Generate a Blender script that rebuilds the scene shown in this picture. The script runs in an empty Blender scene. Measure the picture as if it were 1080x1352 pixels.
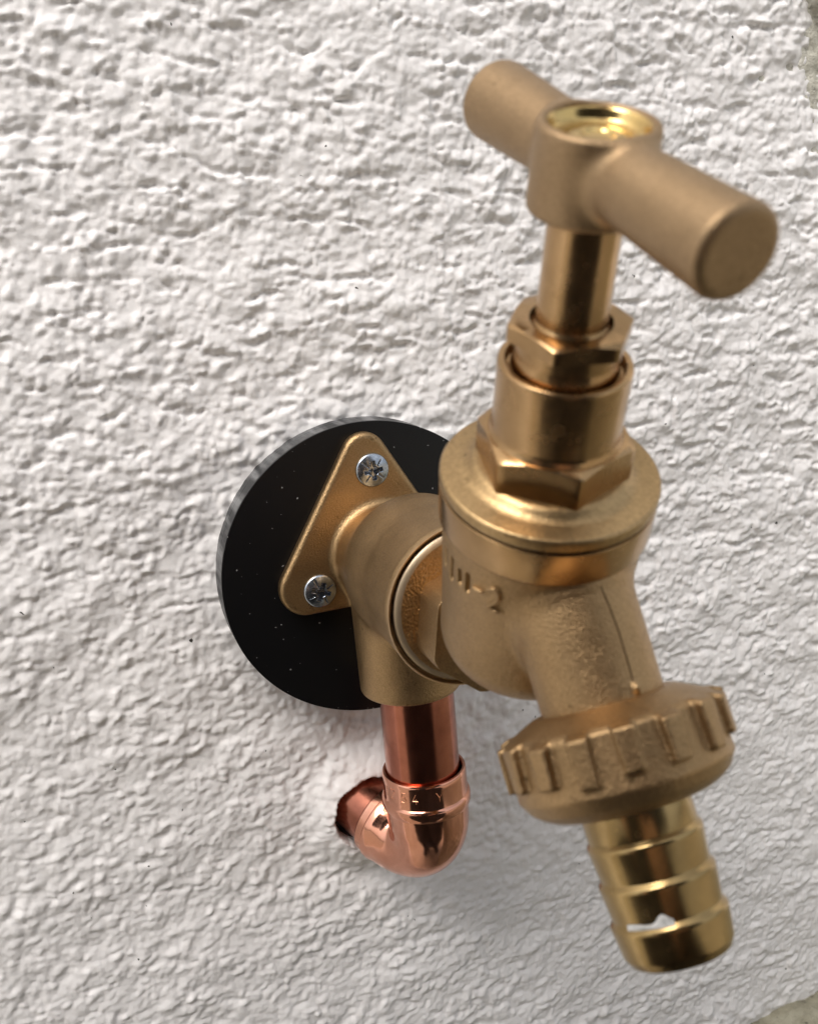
import bpy, bmesh, math, random
import numpy as np
from mathutils import Vector, Matrix
rng = random.Random(7)
D2R = math.pi / 180

# ------------------------------------------------------------------ camera (all lengths in mm, turned into metres)
sc = bpy.context.scene
COL = sc.collection
MM = 0.001
cam_p = np.array([-56.429, -187.408, 56.746])
YAW, PITCH, ROLL, FPX = 18.650 * D2R, 14.878 * D2R, -4.916 * D2R, 1298.476
F = np.array([math.sin(YAW) * math.cos(PITCH), math.cos(YAW) * math.cos(PITCH), -math.sin(PITCH)])
Rt = np.cross(F, [0, 0, 1]); Rt /= np.linalg.norm(Rt)
Up = np.cross(Rt, F)
R2 = Rt * math.cos(ROLL) + Up * math.sin(ROLL)
U2 = Up * math.cos(ROLL) - Rt * math.sin(ROLL)
cd = bpy.data.cameras.new('camera'); cam = bpy.data.objects.new('camera', cd); COL.objects.link(cam)
m = Matrix.Identity(4)
for i in range(3):
    m[i][0] = R2[i]; m[i][1] = U2[i]; m[i][2] = -F[i]; m[i][3] = cam_p[i] * MM
cam.matrix_world = m
cd.sensor_fit = 'VERTICAL'; cd.sensor_height = 24; cd.sensor_width = 24
cd.lens = 24 * FPX / 1352
cd.clip_start = 0.005; cd.clip_end = 500
cd.dof.use_dof = True; cd.dof.focus_distance = 0.194; cd.dof.aperture_fstop = 20.0
sc.camera = cam

# ------------------------------------------------------------------ light: bright overcast sky, very soft sun from upper left
SUN_EL, SUN_AZ = 54, 224      # azimuth of the direction towards the sun, clockwise from +Y
w = bpy.data.worlds.new('World'); sc.world = w; w.use_nodes = True
nt = w.node_tree; bg = nt.nodes['Background']
sky = nt.nodes.new('ShaderNodeTexSky'); sky.sky_type = 'NISHITA'; sky.sun_disc = False
sky.sun_elevation = SUN_EL * D2R; sky.sun_rotation = SUN_AZ * D2R
sky.air_density = 1.0; sky.dust_density = 4.0; sky.ozone_density = 1.0
hs = nt.nodes.new('ShaderNodeHueSaturation'); hs.inputs['Saturation'].default_value = 0.22
nt.links.new(sky.outputs[0], hs.inputs['Color']); nt.links.new(hs.outputs[0], bg.inputs['Color'])
bg.inputs['Strength'].default_value = 0.15
sl = bpy.data.lights.new('sun', 'SUN'); sl.energy = 1.75; sl.angle = 38 * D2R; sl.color = (1.0, 0.935, 0.885)
so = bpy.data.objects.new('sun', sl); COL.objects.link(so)
az, el = SUN_AZ * D2R, SUN_EL * D2R
sd = Vector((math.sin(az) * math.cos(el), math.cos(az) * math.cos(el), math.sin(el)))
so.rotation_euler = sd.to_track_quat('Z', 'Y').to_euler(); so.location = sd * 3
sc.view_settings.view_transform = 'Standard'; sc.view_settings.look = 'None'
sc.view_settings.exposure = 0.56; sc.view_settings.gamma = 1.0
sc.view_settings.use_curve_mapping = False

# ------------------------------------------------------------------ helpers
def mat(name):
    m = bpy.data.materials.new(name); m.use_nodes = True
    return m, m.node_tree, m.node_tree.nodes['Principled BSDF']
def node(nt, kind, **kw):
    n = nt.nodes.new(kind)
    for k, v in kw.items():
        if k in n.inputs: n.inputs[k].default_value = v
        else: setattr(n, k, v)
    return n
def noise(nt, co, scale, detail=3, rough=0.5, dist=0):
    n = nt.nodes.new('ShaderNodeTexNoise'); n.inputs['Scale'].default_value = scale
    n.inputs['Detail'].default_value = detail; n.inputs['Roughness'].default_value = rough
    n.inputs['Distortion'].default_value = dist
    nt.links.new(co, n.inputs['Vector']); return n.outputs['Fac']
def ramp(nt, fac, stops):
    r = nt.nodes.new('ShaderNodeValToRGB'); e = r.color_ramp.elements
    while len(e) < len(stops): e.new(0.5)
    for i, (p, c) in enumerate(stops):
        e[i].position = p; e[i].color = (c if len(c) == 4 else (*c, 1)) if hasattr(c, '__len__') else (c, c, c, 1)
    nt.links.new(fac, r.inputs['Fac']); return r.outputs['Color']
def mix(nt, fac, a, b, mode='MIX'):
    n = nt.nodes.new('ShaderNodeMix'); n.data_type = 'RGBA'; n.blend_type = mode
    for s, v in ((0, fac), (6, a), (7, b)):
        if hasattr(v, 'links'): nt.links.new(v, n.inputs[s])
        elif s == 0: n.inputs[0].default_value = v
        else: n.inputs[s].default_value = (*v, 1)
    return n.outputs[2]
def bump(nt, bsdf, h, dist, strength=1.0, prev=None):
    b = nt.nodes.new('ShaderNodeBump'); b.inputs['Distance'].default_value = dist
    b.inputs['Strength'].default_value = strength
    nt.links.new(h, b.inputs['Height'])
    if prev: nt.links.new(prev, b.inputs['Normal'])
    nt.links.new(b.outputs[0], bsdf.inputs['Normal']); return b.outputs[0]
def objco(nt, scale=(1, 1, 1), rot=(0, 0, 0)):
    t = nt.nodes.new('ShaderNodeTexCoord'); mp = nt.nodes.new('ShaderNodeMapping')
    mp.inputs['Scale'].default_value = scale; mp.inputs['Rotation'].default_value = rot
    nt.links.new(t.outputs['Object'], mp.inputs['Vector']); return mp.outputs[0]

def cast_metal(name, c0, c1, rough=(0.34, 0.48), grain=3000, gd=0.00011, spots=True):
    m, nt, b = mat(name); co = objco(nt)
    n1 = noise(nt, co, 120, 4, 0.6); n2 = noise(nt, co, grain, 2, 0.6)
    c = ramp(nt, n1, [(0.3, c0), (0.7, c1)])
    c = mix(nt, 0.35, c, ramp(nt, n2, [(0.3, tuple(x * .62 for x in c0)), (0.7, tuple(min(1, x * 1.25) for x in c1))]))
    if spots:
        s = ramp(nt, noise(nt, co, 420, 3, 0.7), [(0.66, 0), (0.74, 1)])
        c = mix(nt, s, c, tuple(x * .6 for x in c0))
    nt.links.new(c, b.inputs['Base Color'])
    b.inputs['Metallic'].default_value = 1
    r = node(nt, 'ShaderNodeMapRange'); nt.links.new(noise(nt, co, 300, 3), r.inputs[0])
    r.inputs[3].default_value = rough[0]; r.inputs[4].default_value = rough[1]
    nt.links.new(r.outputs[0], b.inputs['Roughness'])
    p = bump(nt, b, noise(nt, co, grain, 2, 0.7), gd)
    bump(nt, b, noise(nt, co, 500, 2), 0.00004, 1, p)
    return m
def turned_metal(name, c0, c1, axis_rot, rough=(0.16, 0.3), gd=0.000006, stain=0.5, aniso=0.0):
    """machined round an axis: fine rings across the axis (object Z after rotation)"""
    m, nt, b = mat(name); co = objco(nt)
    rg = objco(nt, (1, 1, 1), axis_rot)
    mp = nt.nodes.new('ShaderNodeMapping'); mp.inputs['Scale'].default_value = (60, 60, 9000)
    nt.links.new(rg, mp.inputs['Vector'])
    lines = nt.nodes.new('ShaderNodeTexNoise'); lines.inputs['Scale'].default_value = 1; lines.inputs['Detail'].default_value = 2
    nt.links.new(mp.outputs[0], lines.inputs['Vector'])
    n1 = noise(nt, co, 160, 4, 0.6)
    c = ramp(nt, n1, [(0.35, c0), (0.7, c1)])
    st = ramp(nt, noise(nt, co, 90, 5, 0.7, 0.5), [(0.5, 0), (0.75, stain)])
    c = mix(nt, st, c, tuple(x * .6 for x in c0))
    nt.links.new(c, b.inputs['Base Color']); b.inputs['Metallic'].default_value = 1
    r = node(nt, 'ShaderNodeMapRange'); nt.links.new(noise(nt, co, 350, 4, 0.65), r.inputs[0])
    r.inputs[1].default_value = .3; r.inputs[2].default_value = .7
    r.inputs[3].default_value = rough[0]; r.inputs[4].default_value = rough[1]
    nt.links.new(r.outputs[0], b.inputs['Roughness'])
    p = bump(nt, b, lines.outputs['Fac'], gd)
    bump(nt, b, noise(nt, co, 240, 2), 0.000016, 1, p)
    return m

def build(name, V, faces, mt, parent=None, smooth=True, angle=32):
    """V in mm, world position; the object's origin is its thing's origin"""
    V = np.asarray(V, dtype=float)
    o0 = np.array(parent['o_mm']) if parent is not None else (V.max(0) + V.min(0)) / 2
    if parent is None: o0 = np.array([(V[:, 0].max() + V[:, 0].min()) / 2, (V[:, 1].max() + V[:, 1].min()) / 2, V[:, 2].min()])
    P = (V - o0) * MM
    me = bpy.data.meshes.new(name)
    if isinstance(faces, np.ndarray):
        n = len(faces); k = faces.shape[1]
        me.vertices.add(len(P)); me.vertices.foreach_set('co', P.astype(np.float32).ravel())
        me.loops.add(n * k); me.loops.foreach_set('vertex_index', faces.astype(np.int32).ravel())
        me.polygons.add(n); me.polygons.foreach_set('loop_start', np.arange(0, n * k, k, dtype=np.int32))
        me.polygons.foreach_set('loop_total', np.full(n, k, dtype=np.int32))
        me.update(calc_edges=True)
    else:
        me.from_pydata([tuple(p) for p in P], [], faces)
        bm = bmesh.new(); bm.from_mesh(me); bmesh.ops.recalc_face_normals(bm, faces=bm.faces); bm.to_mesh(me); bm.free()
    if smooth:
        me.shade_smooth()
        if angle: me.set_sharp_from_angle(angle=angle * D2R)
    me.materials.append(mt)
    o = bpy.data.objects.new(name, me); COL.objects.link(o)
    if parent is not None:
        o.parent = thing_obj(parent)
    else:
        o.location = o0 * MM
    return o
def thing_obj(p): return p['obj'] if isinstance(p, dict) else p
def thing(name, label, cat, o_mm, group=None):
    e = bpy.data.objects.new(name, None); COL.objects.link(e); e.empty_display_size = 0.01
    e.location = Vector(o_mm) * MM; e['label'] = label; e['category'] = cat
    if group: e['group'] = group
    return {'obj': e, 'o_mm': tuple(o_mm)}
def sub(part, parent):      # a sub-part: same origin as its thing
    return {'obj': part, 'o_mm': parent['o_mm']}

def frame(a):
    a = np.array(a, float); a /= np.linalg.norm(a)
    h = np.array([1., 0, 0]) if abs(a[0]) < .8 else np.array([0, 1., 0])
    u = np.cross(h, a); u /= np.linalg.norm(u)
    return u, np.cross(a, u), a
def lathe(profile, org, a, n=128, ease=True, wob=None):
    """profile: list of (r, h) from one end to the other; r = 0 closes"""
    u, v, a = frame(a); V = []; Fc = []
    rows = []
    for r, h in profile:
        if r <= 1e-6:
            rows.append([len(V)]); V.append(np.array(org) + a * h)
        else:
            s = len(V); rows.append(list(range(s, s + n)))
            for k in range(n):
                t = 2 * math.pi * k / n
                rr = r + (wob(t, h) if wob else 0)
                V.append(np.array(org) + a * h + (u * math.cos(t) + v * math.sin(t)) * rr)
    for A_, B_ in zip(rows[:-1], rows[1:]):
        if len(A_) == 1 and len(B_) == 1: continue
        for k in range(n):
            j = (k + 1) % n
            if len(A_) == 1: Fc.append((A_[0], B_[j], B_[k]))
            elif len(B_) == 1: Fc.append((A_[k], A_[j], B_[0]))
            else: Fc.append((A_[k], A_[j], B_[j], B_[k]))
    return V, Fc
def rp(pts, rad, seg=4):
    """round the corners of an open profile: pts (r,h), rad = radius or list"""
    out = [pts[0]]
    for i in range(1, len(pts) - 1):
        r = rad[i] if isinstance(rad, (list, tuple)) else rad
        p0, p1, p2 = (np.array(pts[j], float) for j in (i - 1, i, i + 1))
        d0 = p0 - p1; d2 = p2 - p1; l0 = np.linalg.norm(d0); l2 = np.linalg.norm(d2)
        t = min(r, l0 * .45, l2 * .45)
        if t < 1e-4: out.append(tuple(p1)); continue
        q0 = p1 + d0 / l0 * t; q2 = p1 + d2 / l2 * t
        for k in range(seg + 1):
            s = k / seg
            out.append(tuple((1 - s) ** 2 * q0 + 2 * s * (1 - s) * p1 + s * s * q2))
    out.append(pts[-1]); return out
def join(*ms):
    V = []; Fc = []
    for v, f in ms:
        s = len(V); V += list(v); Fc += [tuple(i + s for i in q) for q in f]
    return V, Fc
def hexprism(R, h0, h1, org, a, e1, rot, ch_top=0, ch_bot=0, hole=0, tk=0.577, n=120, rnd=0.12):
    """hexagon, circumradius R, corners at rot + 60k degrees measured from e1; turned chamfers make the arcs"""
    a = np.array(a); e1 = np.array(e1); e2 = np.cross(a, e1); ap = R * math.cos(math.pi / 6)
    rows = []; V = []; Fc = []
    def rhex(t):
        q = (t - rot * D2R) % (math.pi / 3) - math.pi / 6
        r = ap / math.cos(q)
        return min(r, R - rnd + 0 * r) if r > R - rnd else r
    def ring(fn):
        s = len(V)
        for k in range(n):
            t = rot * D2R + 2 * math.pi * k / n
            r, h = fn(t); V.append(np.array(org) + a * h + (e1 * math.cos(t) + e2 * math.sin(t)) * r)
        rows.append(list(range(s, s + n)))
    rc = ap - 0.05
    if hole: ring(lambda t: (hole, h0))
    ring(lambda t: ((rc if ch_bot else rhex(t) - .12), h0))
    ring(lambda t: (rhex(t), h0 + (max(0, rhex(t) - rc) * tk * ch_bot + .08)))
    ring(lambda t: (rhex(t), h1 - (max(0, rhex(t) - rc) * tk * ch_top + .10)))
    ring(lambda t: (rhex(t) - .06, h1 - (max(0, rhex(t) - rc) * tk * ch_top + .03)))
    ring(lambda t: ((rc if ch_top else rhex(t) - .15), h1))
    if hole: ring(lambda t: (hole, h1)); rows.append(rows[0])
    else:
        V.append(np.array(org) + a * h1); 
    for A_, B_ in zip(rows[:-1], rows[1:]):
        for k in range(n):
            j = (k + 1) % n; Fc.append((A_[k], A_[j], B_[j], B_[k]))
    if not hole:
        L = rows[-1]
        for k in range(n): Fc.append((L[k], L[(k + 1) % n], len(V) - 1))
    return V, Fc

# signed distance modelling for castings (everything blended like a real sand casting)
def nets(f, lo, hi, step, relax=2):
    lo = np.array(lo, float); n = np.ceil((np.array(hi) - lo) / step).astype(int) + 1
    gx, gy, gz = (lo[i] + step * np.arange(n[i]) for i in range(3))
    X, Yg, Z = np.meshgrid(gx, gy, gz, indexing='ij')
    P = np.stack([X.ravel(), Yg.ravel(), Z.ravel()], 1)
    val = np.concatenate([f(P[i:i + 400000]) for i in range(0, len(P), 400000)]).reshape(n)
    ins = val < 0
    c = tuple(n - 1)
    acc = np.zeros(c + (3,)); cnt = np.zeros(c)
    offs = [(i, j, k) for i in (0, 1) for j in (0, 1) for k in (0, 1)]
    sl_ = lambda o: tuple(slice(o[d], o[d] + c[d]) for d in range(3))
    for o in offs:
        for ax in range(3):
            if o[ax]: continue
            q = list(o); q[ax] = 1; q = tuple(q)
            a0 = val[sl_(o)]; a1 = val[sl_(q)]; cr = (a0 < 0) != (a1 < 0)
            t = np.where(cr, a0 / np.where(cr, a0 - a1, 1), 0)
            for d in range(3):
                acc[..., d] += np.where(cr, o[d] + (t if d == ax else 0), 0)
            cnt += cr
    act = cnt > 0; idx = -np.ones(c, int); idx[act] = np.arange(act.sum())
    ijk = np.argwhere(act)
    V = lo + step * (ijk + acc[act] / cnt[act][:, None])
    Fq = []
    for ax in range(3):
        b_, c_ = (ax + 1) % 3, (ax + 2) % 3
        s0 = [slice(None)] * 3; s0[ax] = slice(0, n[ax] - 1); s1 = [slice(None)] * 3; s1[ax] = slice(1, n[ax])
        i0 = ins[tuple(s0)]; i1 = ins[tuple(s1)]
        E_ = np.argwhere(i0 != i1)
        E_ = E_[(E_[:, b_] > 0) & (E_[:, b_] < n[b_] - 1) & (E_[:, c_] > 0) & (E_[:, c_] < n[c_] - 1)]
        fl = i0[tuple(E_.T)]
        def cell(db, dc):
            q = E_.copy(); q[:, b_] -= db; q[:, c_] -= dc; return idx[tuple(q.T)]
        quad = np.stack([cell(1, 1), cell(0, 1), cell(0, 0), cell(1, 0)], 1)
        quad[~fl] = quad[~fl][:, ::-1]
        Fq.append(quad)
    Fq = np.concatenate(Fq)
    e = step * .2
    for _ in range(relax):
        g = np.stack([(f(V + np.eye(3)[d] * e) - f(V - np.eye(3)[d] * e)) / (2 * e) for d in range(3)], 1)
        fv = f(V); mv = -fv[:, None] * g / np.maximum((g * g).sum(1), .25)[:, None]
        l = np.linalg.norm(mv, axis=1, keepdims=True); mv *= np.minimum(1, step * .5 / np.maximum(l, 1e-9))
        V = V + mv
    return V, Fq
def smin(a, b, k):
    h = np.clip(.5 + .5 * (b - a) / k, 0, 1); return b * (1 - h) + a * h - k * h * (1 - h)
def smax(a, b, k): return -smin(-a, -b, k)
def sd_cyl(P, c, a, r, h0, h1, rnd=.5, r1=None):
    """rounded cylinder / cone frustum along a from h0 to h1"""
    d = P - np.array(c); t = d @ a; q = np.sqrt(np.maximum((d * d).sum(1) - t * t, 0))
    rr = r if r1 is None else r + (r1 - r) * np.clip((t - h0) / (h1 - h0), 0, 1)
    dx = q - rr + rnd; dy = np.maximum(h0 - t, t - h1) + rnd
    return np.minimum(np.maximum(dx, dy), 0) + np.hypot(np.maximum(dx, 0), np.maximum(dy, 0)) - rnd
def sd_seg(P2, a, b):
    a = np.array(a, float); b = np.array(b, float); ab = b - a; d = P2 - a
    t = np.clip((d @ ab) / max(ab @ ab, 1e-9), 0, 1)
    return np.linalg.norm(d - t[:, None] * ab, axis=1)

# lattice noise in numpy for real relief
_tab = np.random.RandomState(11).rand(256, 256) * 2 * math.pi
def gn(x, y, s=0):
    x = x + s * 17.31; y = y + s * 9.77
    xi = np.floor(x).astype(int); yi = np.floor(y).astype(int); xf = x - xi; yf = y - yi
    def g(i, j):
        t = _tab[(xi + i) & 255, (yi + j) & 255]; return np.cos(t) * (xf - i) + np.sin(t) * (yf - j)
    u = xf * xf * xf * (xf * (xf * 6 - 15) + 10); v = yf * yf * yf * (yf * (yf * 6 - 15) + 10)
    return (g(0, 0) * (1 - u) + g(1, 0) * u) * (1 - v) + (g(0, 1) * (1 - u) + g(1, 1) * u) * v
def ss(a, b, x):
    t = np.clip((x - a) / (b - a), 0, 1); return t * t * (3 - 2 * t)

# ------------------------------------------------------------------ tap frame, fitted to the photograph
X_, Y_, Z_ = np.eye(3)
TB = np.array([0., -66.93, 0.])
TA = np.array([-0.0543213, -0.43308888, 0.89971285]); TA /= np.linalg.norm(TA)
TN = np.cross(TA, Y_); TN /= np.linalg.norm(TN)
if TN[0] < 0: TN = -TN
TV = np.cross(TN, TA)
if TV[1] > 0: TV = -TV
OD = -.619 * TA + .786 * TV; OD /= np.linalg.norm(OD)      # outlet direction
O0 = TB + TA * 10.25 + TV * 19.32
OW = np.cross(TN, OD)
if OW[1] > 0: OW = -OW
T_DISC = 6.37; YP = 15.6

# ------------------------------------------------------------------ materials
BR0, BR1 = (0.325, 0.212, 0.105), (0.445, 0.297, 0.152)
M_cast = cast_metal('cast_brass', BR0, BR1)
M_handle = cast_metal('handle_brass', (0.33, 0.226, 0.125), (0.40, 0.278, 0.16), (0.42, 0.55), 2800, 0.00006)
M_sand = cast_metal('sandy_brass', (0.36, 0.22, 0.105), (0.52, 0.34, 0.17), (0.32, 0.46), 2600, 0.00012, False)
def rot_for(a):
    q = Vector(a).rotation_difference(Vector((0, 0, 1))); e = q.to_euler('XYZ'); return (e.x, e.y, e.z)
M_turn = turned_metal('turned_brass', (0.40, 0.255, 0.122), (0.50, 0.325, 0.165), rot_for(TA))
M_turnY = turned_metal('turned_brass_face', (0.50, 0.34, 0.18), (0.6, 0.42, 0.24), (0, 0, 0), (0.3, 0.45))
M_hose = turned_metal('bright_brass', (0.34, 0.235, 0.105), (0.45, 0.32, 0.145), rot_for(OD), (0.17, 0.28), 0.000003, 0.4)
M_gold = turned_metal('golden_cap', (0.62, 0.44, 0.17), (0.72, 0.52, 0.22), rot_for(TA), (0.14, 0.25))
M_bonnet = cast_metal('bonnet_brass', (0.37, 0.25, 0.12), (0.48, 0.33, 0.165), (0.3, 0.42), 1900, 0.00005)
M_copper = turned_metal('copper', (0.36, 0.13, 0.085), (0.48, 0.185, 0.12), (0, 0, 0), (0.14, 0.24), 0.000001, 0.7)
M_copper_fit = turned_metal('copper_fitting', (0.62, 0.285, 0.185), (0.74, 0.37, 0.26), (0, 0, 0), (0.08, 0.17), 0.0, 0.35)
M_copper_edge, nt, b = mat('copper_edge'); b.inputs['Base Color'].default_value = (.9, .42, .24, 1)
b.inputs['Metallic'].default_value = 1; b.inputs['Roughness'].default_value = .25
M_zinc, nt, b = mat('zinc_plate'); b.inputs['Metallic'].default_value = 1
co = objco(nt); c = ramp(nt, noise(nt, co, 900, 3), [(.35, (.30, .34, .40)), (.65, (.50, .54, .60))])
nt.links.new(c, b.inputs['Base Color']); b.inputs['Roughness'].default_value = .24
bump(nt, b, noise(nt, co, 2500, 2), .00001)
M_plastic, nt, b = mat('black_plastic'); co = objco(nt)
sp = ramp(nt, noise(nt, co, 1300, 1, .5), [(.77, 0), (.785, 1)])
c = mix(nt, sp, (.004, .004, .0045), (.3, .3, .3))
g = nt.nodes.new('ShaderNodeNewGeometry'); sx = nt.nodes.new('ShaderNodeSeparateXYZ'); nt.links.new(g.outputs['True Normal'], sx.inputs[0])
nt.links.new(c, b.inputs['Base Color']); b.inputs['Roughness'].default_value = .36; b.inputs['Specular IOR Level'].default_value = .3
bump(nt, b, noise(nt, co, 700, 3, .6), .00002)
M_rim, nt, b = mat('dusty_plastic_edge'); co = objco(nt, (1, .12, 1))
c = ramp(nt, noise(nt, co, 420, 3, .6), [(.4, (.025, .025, .026)), (.66, (.17, .17, .17))])
nt.links.new(c, b.inputs['Base Color']); b.inputs['Roughness'].default_value = .6
bump(nt, b, noise(nt, co, 800, 3, .6), .0001)
M_washer, nt, b = mat('fibre_washer'); b.inputs['Base Color'].default_value = (.50, .395, .27, 1); b.inputs['Roughness'].default_value = .42
b.inputs['Metallic'].default_value = .9
M_paint_fleck, nt, b = mat('white_paint_fleck'); co = objco(nt)
nt.links.new(ramp(nt, noise(nt, co, 1500, 3), [(.3, (.4, .4, .38)), (.6, (.68, .68, .66))]), b.inputs['Base Color']); b.inputs['Roughness'].default_value = .7
bump(nt, b, noise(nt, co, 2500, 2), .0001)
M_hole_shade, nt, b = mat('hole_shade'); co = objco(nt)  # near-black brown, shade of the pipe hole put into the colour
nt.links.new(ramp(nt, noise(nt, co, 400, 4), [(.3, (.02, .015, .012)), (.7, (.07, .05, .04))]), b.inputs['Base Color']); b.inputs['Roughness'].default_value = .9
M_seam, nt, b = mat('dark_seam'); b.inputs['Base Color'].default_value = (.16, .10, .05, 1); b.inputs['Metallic'].default_value = 1; b.inputs['Roughness'].default_value = .5
M_dark, nt, b = mat('dark_rubber'); b.inputs['Base Color'].default_value = (.015, .012, .01, 1); b.inputs['Roughness'].default_value = .7

# painted render: white masonry paint with slight warm tint, soiled in tiny pits only
M_wall, nt, b = mat('painted_render'); co = objco(nt)
c = ramp(nt, noise(nt, co, 25, 5, .6), [(.3, (.78, .762, .746)), (.7, (.84, .822, .806))])
pit = ramp(nt, noise(nt, co, 430, 2, .6), [(.765, 0), (.785, 1)])
c = mix(nt, pit, c, (.06, .055, .05))
grime = ramp(nt, noise(nt, co, 60, 6, .75, .4), [(.60, 0), (.8, .3)])
c = mix(nt, grime, c, (.48, .47, .44))
nt.links.new(c, b.inputs['Base Color']); b.inputs['Roughness'].default_value = .62; b.inputs['Specular IOR Level'].default_value = .3
p = bump(nt, b, noise(nt, co, 700, 4, .6), .00006)
bump(nt, b, noise(nt, co, 2500, 2, .6), .00003, 1, p)
# mossy masonry and ground
def moss(name, scale, ca, cb, cc):
    m, nt, b = mat(name); co = objco(nt)
    c = ramp(nt, noise(nt, co, scale, 6, .65), [(.3, ca), (.5, cb), (.72, cc)])
    c = mix(nt, ramp(nt, noise(nt, co, scale * 6, 3, .6), [(.6, 0), (.7, .8)]), c, tuple(x * .4 for x in ca))
    nt.links.new(c, b.inputs['Base Color']); b.inputs['Roughness'].default_value = .9
    p = bump(nt, b, noise(nt, co, scale * 5, 4, .6), .0008)
    bump(nt, b, noise(nt, co, scale * 25, 3, .6), .0002, 1, p); return m
M_stone = moss('weathered_stone', 90, (.42, .41, .33), (.60, .58, .50), (.70, .68, .61))
M_paving = moss('paving', 9, (.20, .185, .15), (.29, .265, .215), (.36, .335, .28))
M_ground = moss('mossy_concrete', 70, (.13, .12, .08), (.27, .25, .18), (.42, .40, .31))

# ------------------------------------------------------------------ the setting
def axis_pts(lo, hi, step, far):
    core = list(np.arange(lo, hi + step / 2, step)); out = []; s = step; x = lo
    while x > -far: s *= 1.18; x -= s; out.append(x)
    left = out[::-1]; out = []; s = step; x = core[-1]
    while x < far: s *= 1.18; x += s; out.append(x)
    return np.array(left + core + out)
HC = (-7.6, -60.9)        # where the pipe leaves the wall
_rt = np.random.RandomState(5).rand(4, 128, 128)
def lumps(x, y, c, keep, soft, seed):
    """rounded grains scattered on a jittered grid; irregular radii and heights"""
    x = x / c + seed * 13.7; y = y / c + seed * 7.3
    xi = np.floor(x).astype(int); yi = np.floor(y).astype(int); out = np.zeros_like(x)
    for i in (-1, 0, 1):
        for j in (-1, 0, 1):
            a = (xi + i) & 127; b_ = (yi + j) & 127
            r0, r1, r2, r3 = (_rt[k][a, b_] for k in range(4))
            dx = x - (xi + i + .1 + .8 * r0); dy = y - (yi + j + .1 + .8 * r1)
            rad = .42 + .45 * r2; hh = np.where(r3 < keep, .45 + .55 * (r3 / keep), 0)
            ax_ = .75 + .5 * r1
            d2 = (dx * ax_ / rad) ** 2 + (dy / ax_ / rad) ** 2
            out = np.maximum(out, hh * (1 - np.clip(d2, 0, 1) ** soft))
    return out
def wall_height(x, z):
    w1x = gn(x / 5, z / 4, 1) * 1.3 + gn(x / 1.5, z / 1.4, 61) * .35
    w1z = gn(x / 5, z / 4, 2) * 1.1 + gn(x / 1.5, z / 1.4, 62) * .35
    a, b_ = x + w1x, z + w1z
    def rot(t, sx, sz): return (a * math.cos(t) + b_ * math.sin(t)) / sx, (-a * math.sin(t) + b_ * math.cos(t)) / sz
    lowr = ss(25, -55, z + .3 * x)                      # float drags level above, slanting up to the right below
    def rel(dz):
        u0, v0 = rot(-.10, 1, 1); u1, v1 = rot(.45, 1, 1); v0 = v0 + dz; v1 = v1 + dz
        m1 = ss(-.3, .35, gn(x / 19, z / 13, 21)); m2 = ss(-.35, .3, gn(x / 8, z / 6, 22)); m3 = ss(-.3, .25, gn(x / 5, z / 4, 24))
        h = 1.0 * gn(x / 30, z / 19, 3) + .60 * gn(x / 11, z / 8, 23)
        st = (1 - lowr) * gn(u0 / 5.2, v0 / 3.2, 26) + lowr * gn(u1 / 4.2, v1 / 2.8, 27)
        h = h + .40 * (.3 + .7 * m1) * ss(-.22, .34, st)
        h = h + .55 * lumps(a, b_ + dz, 2.7, .60, 1.0, 1) * (.4 + .6 * m1)
        h = h + .52 * lumps(a, b_ + dz, 1.75, .62, .9, 3) * (.3 + .7 * m2)
        h = h + .27 * lumps(x + .5 * w1x, z + dz + .5 * w1z, 1.2, .62, .9, 5) * (.4 + .6 * m3) + .13 * lumps(x, z + dz, .85, .6, .9, 6)
        return h
    h = rel(0.); h = rel(.30 * (h - .6))                 # lumps sag a little: steeper undersides
    u, v = rot(-.08, 1, 1)
    g_ = gn(u / 7.5, v / 2.7, 12) + .25 * gn(x / 1.7, z / 1.5, 14)
    h = h - .62 * ss(.14, .48, g_) * (1 - .6 * lowr) * (1 + .9 * gn(x / 1.6, z / 1.4, 13))
    h = .6 + (h - .6) * (1 - .25 * lowr)
    return h + .10 * gn(x / 1.15, z / 1.05, 9) - .95
xs = axis_pts(-112, 150, .38, 2500); zs = axis_pts(-172, 128, .38, 2500)
zs = zs[(zs > -700)]
XX, ZZ = np.meshgrid(xs, zs, indexing='ij')
H = wall_height(XX, ZZ)
dd = np.hypot(XX + 4.1, ZZ + 4.6)
H = H * (1 - .55 * (1 - ss(28, 33, dd)))        # bedded flatter behind the disc
dh = np.hypot(XX - HC[0] + .5, ZZ - HC[1] + .2) + .15 + .5 * gn(XX / 3, ZZ / 3, 20)
H = H + 3.0 * ss(17, 8, np.hypot(XX - HC[0], ZZ - HC[1]))
H = H - 17 * (1 - ss(7.5, 8.7, dh))
ce = np.clip((XX - 100) / 10, 0, 1)
H = H - 1.4 * ce * ce * ss(60, 90, ZZ)
Vw = np.stack([XX.ravel(), -H.ravel(), ZZ.ravel()], 1)
nx, nz = len(xs), len(zs)
I = np.arange(nx * nz).reshape(nx, nz)
Fw = np.stack([I[:-1, :-1].ravel(), I[1:, :-1].ravel(), I[1:, 1:].ravel(), I[:-1, 1:].ravel()], 1)
wall = build('rendered_wall', Vw, Fw, M_wall, angle=None)
wall['label'] = 'white painted roughcast wall behind the tap'; wall['category'] = 'wall'

def sheet(name, f, us, vs, mt, **kw):
    A_, B_ = np.meshgrid(us, vs, indexing='ij'); P = f(A_, B_)
    V = np.stack([q.ravel() for q in P], 1); n, k = A_.shape; I = np.arange(n * k).reshape(n, k)
    Fq = np.stack([I[:-1, :-1].ravel(), I[1:, :-1].ravel(), I[1:, 1:].ravel(), I[:-1, 1:].ravel()], 1)
    return build(name, V, Fq, mt, angle=None, **kw)
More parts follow.
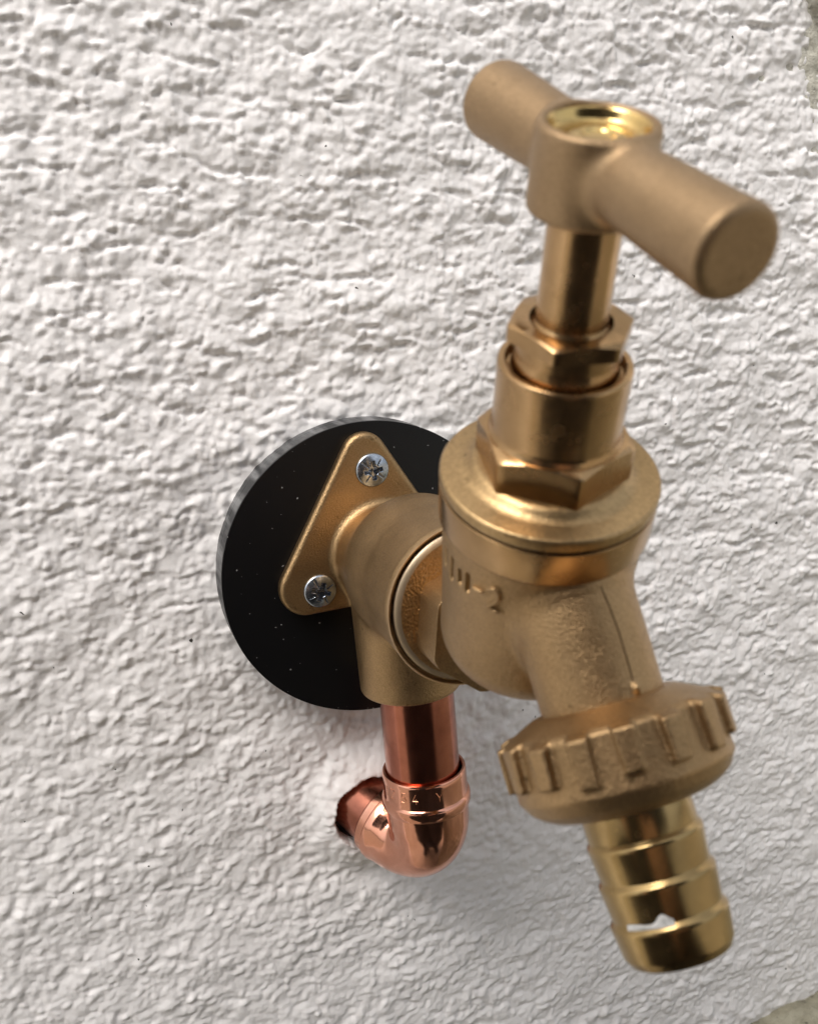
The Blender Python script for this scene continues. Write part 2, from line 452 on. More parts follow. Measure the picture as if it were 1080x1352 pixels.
# bare stone of the corner, showing where the paint ends (upper right)
def stone_f(a, c):
    e = (a - 109.5) * .74 + (c - 101) * .67 + 2.2 * gn(a / 7, c / 7, 31) + 1.0 * gn(a / 2.2, c / 2.2, 32)
    hgt = -1.8 + 3.6 * ss(-1.2, 1.2, e) + .8 * gn(a / 5, c / 5, 33) + .3 * gn(a / 1.5, c / 1.5, 34)
    return a, -hgt, c
st = sheet('stone_quoin', stone_f, np.arange(92, 230, .6), np.arange(70, 230, .6), M_stone)
st['label'] = 'bare weathered greenish stone showing past the paint at the upper right corner'; st['category'] = 'stone'
gs = axis_pts(-500, 500, 12, 60000)
gd_ = -axis_pts(0, 300, 12, 60000)[::-1]; gd_ = gd_[gd_ < 30]
def ground_f(a, c): return a, c, -690 + 5 * gn(a / 90, c / 90, 41) + 2 * gn(a / 31, c / 31, 42)
gr = sheet('ground', ground_f, gs, gd_, M_paving); gr['kind'] = 'structure'
def ledge():          # rough stone step against the wall; only its far left end is in view
    us = np.arange(0, 380, .9); vs = np.concatenate([np.arange(0, 60, .9), np.arange(60, 262, 6)])
    A_, B_ = np.meshgrid(us, vs, indexing='ij'); x0 = 90 + 3 * gn(B_ / 9, B_ * 0 + 3, 44)
    a = x0 + A_; c = 8 - B_
    z = -158.5 + 2.0 * gn(a / 11, c / 11, 41) + 1.0 * gn(a / 3.5, c / 3.5, 42) + .5 * gn(a / 1.4, c / 1.4, 43) + 2.5 * ss(95, 112, a) - 8 * (1 - ss(0, 6, A_))
    n, k = A_.shape; V = np.stack([a.ravel(), c.ravel(), z.ravel()], 1); I = np.arange(n * k).reshape(n, k)
    Fq = [np.stack([I[:-1, :-1].ravel(), I[1:, :-1].ravel(), I[1:, 1:].ravel(), I[:-1, 1:].ravel()], 1)[:, ::-1]]
    edge = np.concatenate([I[:, 0], I[-1, 1:], I[-2::-1, -1], I[0, -2:0:-1]]); lowv = V[edge].copy(); lowv[:, 2] = -720
    V = np.concatenate([V, lowv]); J = n * k + np.arange(len(edge)); e2 = np.roll(edge, -1); J2 = np.roll(J, -1)
    Fq.append(np.stack([edge, e2, J2, J], 1)); return V, np.concatenate(Fq)
lg = build('stone_ledge', *ledge(), M_ground, angle=50)
lg['label'] = 'rough mossy stone ledge in the bottom right corner against the white wall'; lg['category'] = 'ledge'

# ------------------------------------------------------------------ black backing disc
DC = np.array([-4.14, 0, -4.60]); R = 30.14
bd = thing('backing_disc', 'round black plastic disc mounted on the wall behind the brass wall plate', 'backing plate', (DC[0], 0, DC[2]))
prof = rp([(0, T_DISC), (R, T_DISC), (R, T_DISC - .6)], .18, 3)
build('disc_face', *lathe(prof, DC, -Y_, 192), M_plastic, bd)
build('disc_edge', *lathe([(R - .02, T_DISC - .55), (R - .02, 2.6), (R - .25, 2.4), (R - .02, 2.2), (R - .02, -1.5)], DC, -Y_, 192), M_rim, bd)['label'] = 'dusty grey edge of the disc'

# ------------------------------------------------------------------ wall plate elbow
we = thing('wall_plate_elbow', 'matt cast brass wall plate elbow with triangular screwed flange on the black disc', 'pipe fitting', (0, -T_DISC, 0))
TRI = [(-4.1, 19.35, 4.45), (-18.2, -5.1, 5.5), (9.6, -5.6, 5.0)]
def tri_sd(P2):
    # convex hull of three circles, as max over tangent edges plus corner arcs
    c = [np.array(t[:2]) for t in TRI]; r = [t[2] for t in TRI]
    d = np.full(len(P2), 1e9); inside = np.full(len(P2), -1e9)
    for i in range(3):
        j = (i + 1) % 3
        # rounded cone segment
        ba = c[j] - c[i]; l2 = ba @ ba; l = math.sqrt(l2); rr = r[i] - r[j]
        a2 = l2 - rr * rr
        pa = P2 - c[i]; x = (pa @ ba) / l; y = np.abs(pa[:, 0] * ba[1] - pa[:, 1] * ba[0]) / l
        k = rr / l; s = math.sqrt(1 - k * k)
        t = x + y * k / s
        seg = (x * k + y * s) - r[i]
        e = np.where(t < 0, np.hypot(x, y) - r[i], np.where(t > l + 0 * x, np.hypot(x - l, y) - r[j], seg))
        d = np.minimum(d, e)
        nrm = np.array([ba[1], -ba[0]]) / l
        if nrm @ (c[(i + 2) % 3] - c[i]) > 0: nrm = -nrm
        inside = np.maximum(inside, P2 @ nrm - c[i] @ nrm)
    return np.where(inside < 0, np.minimum(d, inside), d)
def f_elbow(P):
    P2 = P[:, [0, 2]]; y = -P[:, 1]
    q = tri_sd(P2); rnd = 1.1
    dx = q + rnd; dy = np.abs(y - (T_DISC + 1.5)) - 1.5 + rnd
    fl = np.minimum(np.maximum(dx, dy), 0) + np.hypot(np.maximum(dx, 0), np.maximum(dy, 0)) - rnd
    neck = sd_cyl(P, (-2.6, -T_DISC, -.4), -Y_, 9.6, 0, 16, .5)
    barrel = sd_cyl(P, (0, 0, 0), -Y_, 13.3, 21, 46.4, 1.6, 13.9)
    back = np.sqrt(((P - np.array([-.6, -24, 0])) ** 2 * np.array([1, 1.0, 1])).sum(1)) - 13.2
    sock = sd_cyl(P, (-1.15, -YP, 0), -Z_, 10.3, -2, 26.7, .7, 10.0)
    d = smin(fl, neck, 2.2)
    body = smin(barrel, back, 2.5); body = smin(body, sock, 2.6)
    d = smin(d, body, 1.8)
    # raised rib and a casting bump on the left cheek
    rib = np.sqrt(((P - np.array([-12.4, -27, 3.2])) ** 2).sum(1)) - .9
    d = smin(d, rib, .5)
    bore = sd_cyl(P, (0, 0, 0), -Y_, 13.1, 45.0, 50, .1)
    d = smax(d, -bore, .15)
    for a_, c_ in ((-3.1, 16.4), (-15.9, -5.8)): d = smax(d, -sd_cyl(P, (a_, 0, c_), -Y_, 2.6, 7.2, 12, .1), .1)
    bs = sd_cyl(P, (-1.15, -YP, 0), -Z_, 8.6, 25.5, 30, .1)
    d = smax(d, -bs, .3)
    return d
V, Fq = nets(f_elbow, (-26, -48, -28.5), (17, -5.5, 26), .36)
build('elbow_body', V, Fq, M_cast, we, angle=None)
# sharp turned lip at the mouth
build('turned_lip', *lathe([(12.95, 44.9), (13.25, 45.9), (13.7, 46.7), (13.88, 46.72), (13.97, 46.5), (13.95, 45.8)], (0, 0, 0), -Y_, 160), M_turnY, we)['label'] = 'bright turned lip of the mouth'
# screws
def f_screw(P):
    q = np.hypot(P[:, 0], P[:, 1]); z = P[:, 2]
    head = np.sqrt(q * q + (z + 5.6) ** 2) - 6.75        # dome: top at 1.15
    d = smax(head, q - 3.35, .35); d = smax(d, -z - 2.6, .1)
    ax, ay = np.abs(P[:, 0]), np.abs(P[:, 1])
    dep = -z + .0 - (1.6 - 1.35 * ss(0, 2.1, q)) * 1.0
    cr = np.minimum(np.maximum(ax - .42, ay - 1.85), np.maximum(ay - .42, ax - 1.85))
    cross = np.maximum(cr, -(z + .9) + .0)
    cone = q - (1.05 - .35 * np.clip(-(z - 1.1), 0, 2))
    cut = smin(cross, np.maximum(cone, -(z + 1.4)), .15)
    d = smax(d, -cut, .12)
    for s in (1, -1):
        u = (P[:, 0] + s * P[:, 1]) / math.sqrt(2); v = (P[:, 0] - s * P[:, 1]) / math.sqrt(2)
        tick = np.maximum(np.maximum(np.abs(v) - .10, np.abs(np.abs(u) - 1.95) - .75), -(z - .45))
        d = smax(d, -tick, .06)
    return d
Vs, Fs = nets(f_screw, (-3.8, -3.8, -2.9), (3.8, 3.8, 1.7), .12)
me_scr = None
for (sx_, sz_, rot) in ((-3.1, 16.4, 4), (-15.9, -5.8, -22), (11.0, -6.6, 40)):
    a = rot * D2R; P = Vs.copy()
    x = P[:, 0] * math.cos(a) - P[:, 1] * math.sin(a); y = P[:, 0] * math.sin(a) + P[:, 1] * math.cos(a)
    W = np.stack([x, -P[:, 2], y], 1) + np.array([0, 0, 0])
    if me_scr is None:
        W0 = np.stack([Vs[:, 0], -Vs[:, 2], Vs[:, 1]], 1) + np.array(we['o_mm'])
        s0 = build('screw', W0, Fs, M_zinc, we, angle=35); me_scr = s0
        s_ = s0
    else:
        s_ = s0.copy(); COL.objects.link(s_); s_.parent = we['obj']
    s_.location = Vector((sx_, -(T_DISC + 3.0 + .15 - T_DISC), sz_)) * MM
    s_.rotation_euler = (0, -a, 0)

# ------------------------------------------------------------------ copper pipe and elbow fitting
cp = thing('copper_pipe', 'short polished copper pipe dropping from the brass elbow and turning into the wall', 'pipe', (0, -YP, -72))
PC = np.array([0, -YP, 0.])
PX = np.array([-.6, 0, 0.])
build('vertical_pipe', *lathe([(7.5, -22), (7.5, -58)], PC + PX * .3, Z_, 128), M_copper, cp)
hd = np.array([HC[0], 0, HC[1]]) - np.array([0, -YP, -66.2]); hl = np.linalg.norm(hd); hd /= hl
hub = np.array([0, -YP, -66.2])
build('horizontal_pipe', *lathe([(7.45, 11.0), (7.45, hl + 14)], hub, hd, 128), M_copper, cp)['label'] = 'duller stub of pipe entering the wall'
def shade_ring():  # dark ring added inside the hole to stand in for its shade
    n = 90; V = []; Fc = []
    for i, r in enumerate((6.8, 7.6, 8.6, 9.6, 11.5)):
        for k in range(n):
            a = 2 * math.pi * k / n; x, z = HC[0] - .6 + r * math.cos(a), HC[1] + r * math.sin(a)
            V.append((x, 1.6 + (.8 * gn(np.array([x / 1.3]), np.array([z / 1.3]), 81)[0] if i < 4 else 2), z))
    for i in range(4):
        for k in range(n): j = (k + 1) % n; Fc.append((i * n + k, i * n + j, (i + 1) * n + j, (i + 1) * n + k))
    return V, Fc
build('hole_shade_ring', *shade_ring(), M_hole_shade, cp)['label'] = 'dark ring painted as the shade in the hole around the pipe'
def tube(path, n=96):
    V = []; Fc = []; rows = []
    for i, (c, t, r, upv) in enumerate(path):
        t = t / np.linalg.norm(t); s = np.cross(t, upv); s /= np.linalg.norm(s); q = np.cross(s, t)
        rows.append(range(len(V), len(V) + n))
        for k in range(n):
            a = 2 * math.pi * k / n; V.append(c + (s * math.cos(a) + q * math.sin(a)) * r)
    for A_, B_ in zip(rows[:-1], rows[1:]):
        for k in range(n):
            j = (k + 1) % n; Fc.append((A_[k], A_[j], B_[j], B_[k]))
    return V, Fc
ho = hd
side = np.cross(ho, Z_)
RB = 9.4; path = []
def addp(z, r): path.append((PC + Z_ * z, -Z_, r, ho))
# from the inside of the mouth, over the rim and down
for z, r in ((-47, 7.62), (-45.2, 7.7), (-44.95, 7.95), (-45.0, 8.35), (-45.3, 8.55), (-46, 8.6), (-50.0, 8.6), (-50.25, 8.65), (-50.5, 8.95), (-51.0, 9.15), (-52.2, 9.15), (-52.8, 8.95), (-53.05, 8.6)): addp(z, r)
for k in range(0, 25):
    a = k / 24 * math.pi / 2
    c = hub + Z_ * RB + ho * RB - ho * RB * math.cos(a) - Z_ * RB * math.sin(a)
    t = -Z_ * math.cos(a) + ho * math.sin(a)
    path.append((c, t, 8.5 - .65 * math.sin(2 * a), ho * math.cos(a) + Z_ * math.sin(a)))
end = hub + ho * RB
def addh(s, r): path.append((hub + ho * s, ho, r, Z_))
for s, r in ((11.0, 8.8), (11.4, 8.95), (12.6, 8.95), (13.0, 8.55), (14.6, 8.55), (14.9, 8.3), (14.9, 7.7), (13, 7.6)): addh(s, r)
ef = build('elbow_fitting', *tube(path), M_copper_fit, cp)
ef['label'] = 'bright pinkish copper elbow fitting with solder ring'
# stamped characters on the collar
GL = {'1': [[(0, 0), (0, 1)]], '2': [[(0, .8), (.15, 1), (.5, 1), (.6, .75), (0, 0), (.6, 0)]],
      '5': [[(.6, 1), (.1, 1), (.05, .55), (.4, .6), (.6, .3), (.4, 0), (0, .05)]],
      '4': [[(.45, 1), (0, .3), (.65, .3)], [(.45, .55), (.45, 0)]],
      'Y': [[(0, 1), (.4, .45), (1.0, 1)], [(.4, .45), (.4, 0)]]}
def stroke_tube(pts3, nrm, r):
    V = []; Fc = []
    for a, b_ in zip(pts3[:-1], pts3[1:]):
        t = b_ - a; L = np.linalg.norm(t); t = t / L; n = nrm; s = np.cross(t, n); s0_ = len(V)
        for e in (a, b_):
            V += [e + s * r, e + n * r * .8, e - s * r, e - n * r]
        for k in range(4): Fc.append((s0_ + k, s0_ + (k + 1) % 4, s0_ + 4 + (k + 1) % 4, s0_ + 4 + k))
        Fc.append((s0_, s0_ + 1, s0_ + 2, s0_ + 3)); Fc.append((s0_ + 4, s0_ + 5, s0_ + 6, s0_ + 7))
    return V, Fc
ms = []
for ch, az0 in (('1', -82), ('2', -72), ('5', -53), ('4', -37), ('Y', -5)):
    for st_ in GL[ch]:
        pts = []
        for (gx, gy) in st_:
            a = (az0 + gx * 11) * D2R; zz = -48.6 + gy * 2.1
            pts.append(PC + np.array([math.sin(a), -math.cos(a), 0]) * 8.61 + Z_ * zz)
        am = az0 * D2R + .1; ms.append(stroke_tube(pts, np.array([math.sin(am), -math.cos(am), 0]), .07))
build('stamped_marking', *join(*ms), M_copper_edge, sub(ef, cp))

# ------------------------------------------------------------------ the tap
gt = thing('garden_tap', 'brass garden tap with T-bar handle and ribbed hose tail screwed into the wall plate elbow', 'tap', tuple(TB))
# inlet flange + hexagon
build('inlet_rim', *lathe([(12.3, 45.0), (12.95, 45.6), (12.95, 46.6), (12.85, 46.75), (12.0, 47.2), (11.9, 47.2)], (0, 0, 0), -Y_, 160), M_washer, gt)['label'] = 'pale turned rim round the inlet flange'
def sand_face():
    n = 420; rs = np.linspace(11.95, 6, 62); A_, Rr = np.meshgrid(np.arange(n) * 2 * math.pi / n, rs); x, z = Rr * np.cos(A_), Rr * np.sin(A_)
    h = .12 * gn(x / .42, z / .42, 51) + .08 * gn(x / .2, z / .2, 52); h[0] = 0
    V = np.stack([x.ravel(), -(47.2 + h + (11.95 - Rr) * .04).ravel(), z.ravel()], 1)
    I = np.arange(62 * n).reshape(62, n); J = np.roll(I, -1, 1)
    return V, np.stack([I[:-1].ravel(), I[1:].ravel(), J[1:].ravel(), J[:-1].ravel()], 1)
build('inlet_flange', *sand_face(), M_sand, gt, angle=None)['label'] = 'coarse sandy face of the inlet flange'
build('inlet_hexagon', *hexprism(10.6, 47.0, 55.0, (0, 0, -1.7), -Y_, -X_, 21, 0, 0, 0, rnd=.5), M_cast, gt)

# body casting
LET = []       # engraved strokes (azimuth deg from TV towards TN, height)
for a0, lo_, hi_ in ((-97.5, 19.2, 21.9), (-88, 18.5, 21.9), (-79, 19.5, 21.4), (-72, 19.2, 22.0)): LET.append([(a0, lo_), (a0, hi_)])
RAI = [[(-67, 20.9), (-60, 21.0)], [(-57, 21.9), (-54, 22.5), (-50.5, 22.2), (-50, 21.0), (-56.5, 19.0), (-49, 18.9)]]
def f_body(P):
    d0 = P - TB; a = d0 @ TA; n = d0 @ TN; v = d0 @ TV; q = np.hypot(n, v)
    rr = 12.35 + .5 * ss(8, 24, a)
    rnd = 6.5
    dx = q - rr + rnd; dy = np.maximum(-1.0 - a, a - 40) + rnd
    cup = np.minimum(np.maximum(dx, dy), 0) + np.hypot(np.maximum(dx, 0), np.maximum(dy, 0)) - rnd
    inl = sd_cyl(P, (0, 0, .6), -Y_, 7.6, 50, 64, .4)
    out = sd_cyl(P, O0, OD, 8.0, -14.5, 3, 1.2, 7.7)
    d = smin(cup, inl, 2.5); d = smin(d, out, 1.6)
    # parting line of the casting on the outlet, with a small burr at its foot
    dd_ = P - O0; t = dd_ @ OD; w_ = dd_ @ OW; nn = dd_ @ TN
    burr = np.sqrt((nn - 1.0) ** 2 * 1.5 + (w_ - 7.75) ** 2 + ((t + .9) * .8) ** 2) - .55
    d = smin(d, burr, .3)
    # lettering
    az_ = np.degrees(np.arctan2(n, v)); near = (az_ > -110) & (az_ < -35) & (a > 16) & (a < 25)
    if near.any():
        Q = np.stack([az_[near] * D2R * 12.5, a[near]], 1)
        e = np.full(len(Q), 9.)
        for L in LET:
            for s, t_ in zip(L[:-1], L[1:]): e = np.minimum(e, sd_seg(Q, (s[0] * D2R * 12.5, s[1]), (t_[0] * D2R * 12.5, t_[1])))
        g_ = np.full(len(Q), 9.)
        for L in RAI:
            for s, t_ in zip(L[:-1], L[1:]): g_ = np.minimum(g_, sd_seg(Q, (s[0] * D2R * 12.5, s[1]), (t_[0] * D2R * 12.5, t_[1])))
        d[near] += .75 * (1 - ss(.12, .5, e)) - .12 * (1 - ss(.2, .7, g_))
    d = smax(d, a - 26.5, .3)
    return d
V, Fq = nets(f_body, (-17, -108, -16), (17, -49, 24), .30)
# frame check of extents is done by the solver's box
bod = build('body', V, Fq, M_cast, gt, angle=None)
def rodline(pts, rads, n=10):
    """smooth rod through points, round section, thin ends"""
    pts = [np.array(p) for p in pts]; V = []; Fc = []; rows = []
    for i, p in enumerate(pts):
        t = pts[min(i + 1, len(pts) - 1)] - pts[max(i - 1, 0)]; u, v, _ = frame(t)
        if rows and False: pass
        rows.append(range(len(V), len(V) + n)); V += [p + (u * math.cos(2 * math.pi * k / n) + v * math.sin(2 * math.pi * k / n)) * rads[i] for k in range(n)]
    for A_, B_ in zip(rows[:-1], rows[1:]):
        for k in range(n): j = (k + 1) % n; Fc.append((A_[k], A_[j], B_[j], B_[k]))
    Fc.append(tuple(rows[0])[::-1]); Fc.append(tuple(rows[-1])); return V, Fc
def on_body(azd, a, r=13.02):
    t = azd * D2R; return TB + TA * a + (TN * math.sin(t) + TV * math.cos(t)) * r
def dense(P, m=6):
    P = np.array(P, float); out = []
    for i in range(len(P) - 1):
        for k in range(m): out.append(P[i] + (P[i + 1] - P[i]) * k / m)
    out.append(P[-1]); out = np.array(out)
    for _ in range(2): out[1:-1] = (out[:-2] + 2 * out[1:-1] + out[2:]) / 4
    return out
lm = []
for L in RAI:
    q = dense(L); lm.append(rodline([on_body(z0, z1) for z0, z1 in q], [.2] + [.33] * (len(q) - 2) + [.2]))
build('raised_mark', *join(*lm), M_cast, sub(bod, gt))
seam = []
for t_, n_ in ((-13.6, .5), (-11, .85), (-8, 1.08), (-5, 1.05), (-3, 1.0), (-.2, .8)):
    seam.append((t_, n_))
q = dense(seam, 5)
build('casting_seam', *rodline([O0 + OD * t_ + TN * n_ + OW * (math.sqrt(max(0, np.interp(t_, [-14.5, 3], [8.0, 7.7]) ** 2 - n_ ** 2)) - .03) for t_, n_ in q], [.13] * len(q), 8), M_seam, sub(bod, gt))
# turned band at the top of the body, then the dark joint and the bonnet
build('body_band', *lathe(rp([(12.2, 24.0), (13.2, 25.2), (13.5, 25.6), (13.6, 30.3), (13.55, 30.42), (12.2, 30.45)], .08), TB, TA, 192), M_turn, gt)
build('joint_ring', *lathe([(12.75, 30.1), (12.75, 31.1)], TB, TA, 128), M_dark, gt)['label'] = 'dark sealing ring in the joint'
build('bonnet', *lathe(rp([(12.2, 30.85), (13.55, 30.86), (13.64, 31.0), (13.62, 32.2), (13.35, 32.5), (10.6, 32.75), (9.4, 33.9), (8.0, 34)], [0, .1, .1, .12, .15, .8, .5, 0]), TB, TA, 192), M_bonnet, gt)
CR = math.cos
build('bonnet_hexagon', *hexprism(9.75, 33.2, 38.6, TB, TA, TV, -10, 1, 0, 6.5, tk=.5), M_turn, gt)
build('sleeve', *lathe(rp([(8.2, 38.4), (7.78, 39.2), (7.74, 39.6), (7.74, 47.9), (7.5, 48.2), (6.95, 48.2), (6.8, 47.9), (6.8, 46.8), (6.3, 46.6), (6.25, 47.8), (5.9, 49.2), (5.9, 51.6)], [0, .2, .1, .15, .12, .1, .1, .1, .1, .3, .3, 0]), TB, TA, 160), M_turn, gt)
build('gland_nut', *hexprism(7.35, 51.2, 53.3, TB, TA, TV, 18, .6, 0, 4.65, tk=.6), M_turn, gt)
build('spindle', *lathe(rp([(4.5, 51.0), (4.45, 52.9), (4.0, 53.4), (3.95, 66.5)], .25), TB, TA, 128), M_turn, gt)
HB = 70.6; BAZ = 3 * D2R
BDIR = TV * math.cos(BAZ) + TN * math.sin(BAZ)
def f_handle(P):
    boss = sd_cyl(P, TB, TA, 6.35, 65.8, 74.7, .55, 6.1)
    d = boss
    for s in (1, -1):
        bar = sd_cyl(P, TB + TA * HB, BDIR * s, 3.72, 0, 22.2 if s > 0 else 20.4, 1.0, 4.5)
        d = smin(d, bar, 1.3)
    cup = sd_cyl(P, TB, TA, 5.0, 72.6, 80, .3, 5.5)
    d = smax(d, -cup, .35)
    skirt = sd_cyl(P, TB, TA, 4.15, 60, 66.4, .1)
    return smax(d, -skirt, .2)
lo = []; E_ = []
for s in (22.6, -22.6):
    for k in (64, 76): E_.append(TB + TA * k + BDIR * s)
E_ = np.array(E_)
V, Fq = nets(f_handle, E_.min(0) - np.array([7, 6, 6]), E_.max(0) + np.array([7, 6, 6]), .36)
hn = build('handle', V, Fq, M_handle, gt, angle=None)
capm = join(lathe(rp([(5.45, 74.55), (5.0, 74.3), (4.5, 73.3), (3.4, 73.0), (2.9, 73.4), (1.7, 73.5), (1.3, 73.1), (0, 73.1)], .3), TB, TA, 96))
build('handle_cap', *capm, M_gold, sub(hn, gt))['label'] = 'shiny golden cap in the top of the handle'

# outlet union nut with finger notches
NS = 16
def f_nut(P):
    d0 = P - O0; t = d0 @ OD; a_ = d0 @ TN; b_ = d0 @ OW; q = np.hypot(a_, b_)
    prof_r = np.interp(t, [0.0, 1.7, 2.3, 7.4, 9.2, 10.8, 12.0], [8.9, 12.5, 13.25, 13.4, 13.5, 12.5, 11.0])
    d = (q - prof_r) * .88
    d = smax(d, -(t - .0), .4); d = smax(d, t - 12.2, 1.0)
    ang = np.arctan2(a_, b_); sec = 2 * math.pi / NS
    aa = ((ang + sec * .35) % sec - sec / 2) * 14
    # raised finger lugs with blunt feet, uneven like a rough casting
    k_ = np.floor((ang + sec * .35) / sec)
    foot = 7.5 + .35 * np.sin(k_ * 2.3); top = 1.75 + .2 * np.sin(k_ * 3.7 + 1)
    lug = np.maximum(np.maximum(np.abs(aa + .15 * np.sin(k_ * 5)) - 1.45 + .05 * t, q - 14.45 - .1 * np.sin(k_ * 1.7)), np.maximum(top + .15 - t + np.maximum(q - 13.2, 0) * .4, t - foot))
    d = smin(d, np.maximum(lug, 11 - q), .35)
    d = smax(d, -(np.maximum(q - 7.0, t - 50)), .2)
    return d
c0 = O0 + OD * 6
V, Fq = nets(f_nut, c0 - 16.5, c0 + 16.5, .34)
build('union_nut', V, Fq, M_cast, gt, angle=None)
pr = [(5, 11.0), (6.85, 11.2), (6.85, 15.9)]
for d0_ in (16.1, 20.8, 25.5):
    pr += [(6.75, d0_ - .2), (7.16, d0_ + .35), (7.2, d0_ + .7), (6.74, d0_ + 4.4 if d0_ < 25 else 29.6)]
pr += [(6.2, 30.6), (5.6, 30.8), (5.2, 30.6), (5.2, 26), (0, 25.8)]
build('hose_tail', *lathe(rp(pr, .14, 3), O0, OD, 160), M_hose, gt)
# white paint fleck on the last barb
def fleck():
    V = []; Fc = []; n = 130; k = 12
    for i in range(n):
        u = i / (n - 1); a = (-108 - 50 * u) * D2R
        wd = .28 + .08 * math.sin(u * 9) + (.8 * math.exp(-((u - .80) / .13) ** 2))
        for j in range(k):
            v = j / (k - 1) - .5
            t = 25.2 - .0 * u - v * 2 * (.3 if v < 0 else wd) * (1 if 0 < i < n - 1 else .2)
            r = np.interp(t, [x[1] for x in pr[2:-4]], [x[0] for x in pr[2:-4]]) + .08 + .22 * math.cos(v * math.pi) * math.sin(u * math.pi) ** .5
            V.append(O0 + OD * t + (TN * math.sin(a) * 1 - OW * math.cos(a)) * r)
    for i in range(n - 1):
        for j in range(k - 1): q = i * k + j; Fc.append((q, q + k, q + k + 1, q + 1))
    return V, Fc
build('paint_fleck', *fleck(), M_paint_fleck, gt)['label'] = 'white smear of paint or sealant on the last barb'

# ------------------------------------------------------------------ the photographer, crouching in front of the tap (mirrored dark in the metal)
def person():
    fy = YAW; fw = np.array([math.sin(fy), math.cos(fy), 0]); rg = np.array([math.cos(fy), -math.sin(fy), 0]); gz = -690.
    base = np.array([cam_p[0], cam_p[1], 0]) - fw * 400 + Z_ * gz
    L = lambda x, y, z: base + rg * x + fw * y + Z_ * z
    pe = thing('person', 'person in dark jacket and trousers crouching behind a phone to take the picture', 'person', tuple(base))
    def caps(P, a, b, r0, r1):
        a = np.array(a); b = np.array(b); ab = b - a; d = P - a
        t = np.clip((d @ ab) / (ab @ ab), 0, 1); return np.linalg.norm(d - t[:, None] * ab, axis=1) - (r0 + (r1 - r0) * t)
    pc = cam_p - R2 * 22 - U2 * 58 - F * 16          # phone centre
    def chain(P, pts, rs, k, d=None):
        for a, b, r0, r1 in zip(pts[:-1], pts[1:], rs[:-1], rs[1:]):
            c = caps(P, a, b, r0, r1); d = c if d is None else smin(d, c, k)
        return d
    S = (-1, 1)
    hand = {s: pc + R2 * s * 44 - U2 * 22 - F * 22 for s in S}
    elb = {s: L(s * 255, 225, 775) for s in S}; sho = {s: L(s * 195, 170, 990) for s in S}
    hc = L(0, 250, 1160)
    def f_skin(P):
        q = (P - hc); f_ = q @ fw; r_ = q @ rg; z_ = q @ Z_
        f2 = f_ * .9 - z_ * .4; z2 = f_ * .4 + z_ * .9
        d = (np.sqrt((r_ / .78) ** 2 + f2 ** 2 + (z2 / 1.22) ** 2) - 95) * .78
        d = smin(d, caps(P, hc + fw * 60 - Z_ * 60, hc + fw * 85 - Z_ * 75, 12, 15), 12)          # nose
        for s in S: d = smin(d, caps(P, hc + rg * s * 74 - Z_ * 12, hc + rg * s * 80 + Z_ * 16, 9, 11), 6)
        d = smin(d, caps(P, L(0, 190, 1050), hc - Z_ * 40, 56, 54), 25)
        for s in S:
            w_ = hand[s] + (elb[s] - hand[s]) * .28
            d = smin(d, chain(P, [L(0, 180, 1000), sho[s], elb[s], w_, hand[s]], [50, 48, 38, 26, 22], 10), 12)
            for k in range(4):
                o = hand[s] + U2 * (30 - 19 * k)
                d = smin(d, chain(P, [hand[s], o - R2 * s * 0 + F * 4, o - R2 * s * 8 + F * 24 - F * 12, o - R2 * s * (30 - 3 * abs(k - 1)) + F * 14], [15, 9.5, 8.5, 7], 4), 5)
            d = smin(d, chain(P, [hand[s], hand[s] + U2 * 28 - F * 14 - R2 * s * 12, hand[s] + U2 * 46 - F * 12 - R2 * s * 26], [16, 11, 9], 5), 6)
        return d
    lo = np.minimum(L(-260, 100, 640), L(260, 560, 1260)) - 70; hi = np.maximum(L(-260, 100, 640), L(260, 560, 1260)) + 70
    V, Fq = nets(f_skin, lo, hi, 6.0); build('body', V, Fq, M_skin, pe, angle=None)
    def f_jacket(P):
        d = chain(P, [L(0, 120, 400), L(0, 60, 500), L(0, 60, 680), L(0, 120, 900)], [225, 215, 200, 205], 60)
        d = smin(d, caps(P, sho[-1], sho[1], 70, 70), 50)
        for s in S:
            cf = hand[s] + (elb[s] - hand[s]) * .34; d = smin(d, chain(P, [sho[s], elb[s], cf], [72, 54, 40], 25), 30)
        d = smin(d, np.abs(caps(P, L(0, 175, 1020), L(0, 200, 1080), 72, 74)) - 6, 15)
        return d + 3 * gn((P @ rg) / 60, (P @ Z_) / 45, 71)
    V, Fq = nets(f_jacket, L(0, 130, 780) - 520, L(0, 130, 780) + 520, 13.0); build('jacket', V, Fq, M_jacket, pe, angle=None)
    def f_tr(P):
        d = None
        for s in S:
            c = chain(P, [L(s * 95, -10, 430), L(s * 110, 270, 520), L(s * 115, 110, 110)], [130, 135, 95], 30); d = c if d is None else smin(d, c, 40)
        return d + 3 * gn((P @ rg) / 50, (P @ Z_) / 50, 72)
    V, Fq = nets(f_tr, L(0, 150, 330) - 480, L(0, 150, 330) + 480, 13.0); build('trousers', V, Fq, M_trouser, pe, angle=None)
    for s in S:
        def f_sh(P): return smax(chain(P, [L(s * 130, 95, 90), L(s * 132, 70, 45), L(s * 140, 250, 38)], [48, 42, 38], 15), -(P[:, 2] - gz - 1), 4)
        c_ = L(s * 135, 160, 60); V, Fq = nets(f_sh, c_ - 170, c_ + 170, 9.0); build('shoe', V, Fq, M_jacket, pe, angle=None)
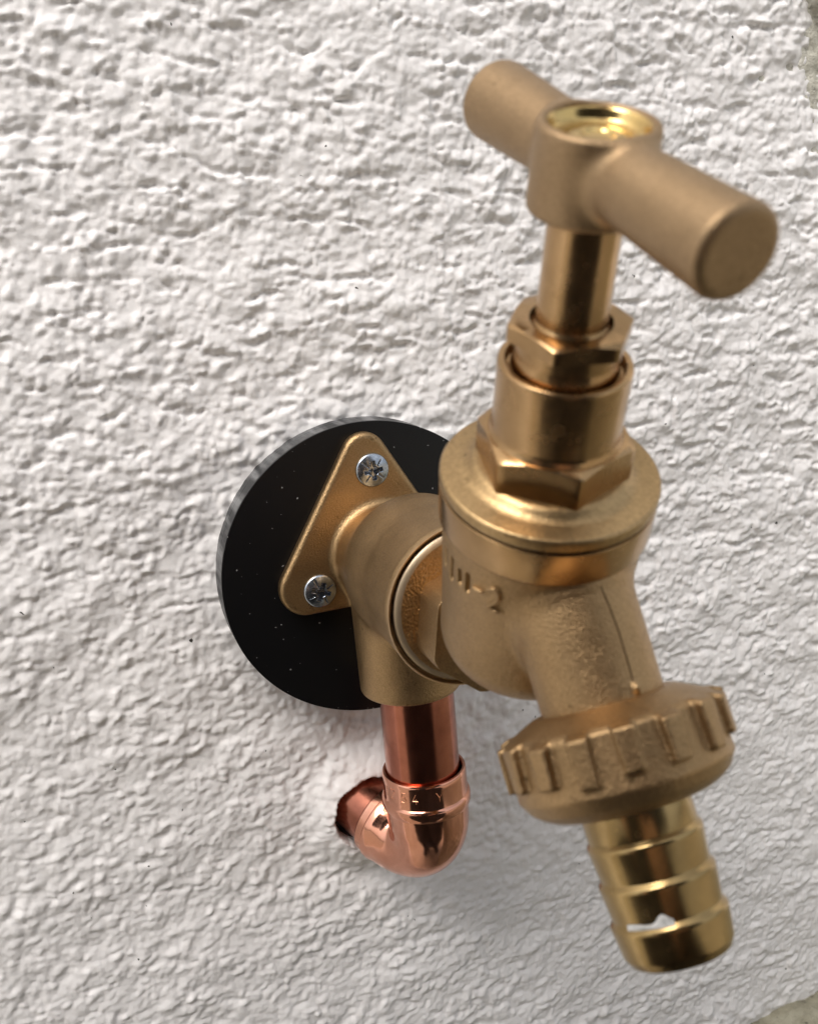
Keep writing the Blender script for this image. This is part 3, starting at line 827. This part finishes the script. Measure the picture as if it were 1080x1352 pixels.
    def f_hair(P):
        q = (P - hc - Z_ * 16 + fw * 14); f_ = q @ fw; r_ = q @ rg; z_ = q @ Z_
        d = (np.sqrt((r_ / .84) ** 2 + f_ ** 2 + (z_ / 1.08) ** 2) - 104) * .8
        d = smax(d, (f_ * .8 - z_ * .6) - 34, 12)
        return d + 5 * gn(r_ / 9, f_ / 22, 73)
    V, Fq = nets(f_hair, hc - 150, hc + 150, 7.0); build('hair', V, Fq, M_trouser, pe, angle=None)
    # phone
    ph = thing('phone', 'dark phone held in both hands facing the tap', 'phone', tuple(pc))
    def f_ph(P):
        q = P - pc; a, b_, c_ = np.abs(q @ R2), np.abs(q @ U2), np.abs(q @ F)
        e = np.hypot(np.maximum(a - 33.5 + 9, 0), np.maximum(b_ - 69 + 9, 0)) + np.minimum(np.maximum(a - 24.5, b_ - 60), 0) - 9
        return smax(e, c_ - 3.6, 1.2)
    V, Fq = nets(f_ph, pc - 85, pc + 85, 1.6); build('case', V, Fq, M_phone, ph, angle=None)
    lens_o = cam_p - F * 12.3
    build('lens_ring', *lathe([(0, .2), (3.2, .2), (3.4, 1.2), (4.2, 1.2), (4.3, -.6)], lens_o, F, 48), M_phone, ph)
M_skin, nt, b = mat('skin'); co = objco(nt)
nt.links.new(ramp(nt, noise(nt, co, 30, 4), [(.3, (.48, .29, .21)), (.7, (.58, .37, .28))]), b.inputs['Base Color']); b.inputs['Roughness'].default_value = .5
M_jacket, nt, b = mat('dark_jacket'); co = objco(nt)
nt.links.new(ramp(nt, noise(nt, co, 40, 4), [(.3, (.016, .018, .024)), (.7, (.03, .032, .04))]), b.inputs['Base Color']); b.inputs['Roughness'].default_value = .85
M_trouser, nt, b = mat('dark_cloth'); co = objco(nt)
nt.links.new(ramp(nt, noise(nt, co, 60, 4), [(.3, (.02, .018, .017)), (.7, (.035, .03, .028))]), b.inputs['Base Color']); b.inputs['Roughness'].default_value = .9
M_phone, nt, b = mat('dark_phone'); co = objco(nt)
nt.links.new(ramp(nt, noise(nt, co, 60, 4), [(.3, (.02, .02, .02)), (.7, (.03, .03, .03))]), b.inputs['Base Color']); b.inputs['Roughness'].default_value = .4
person()
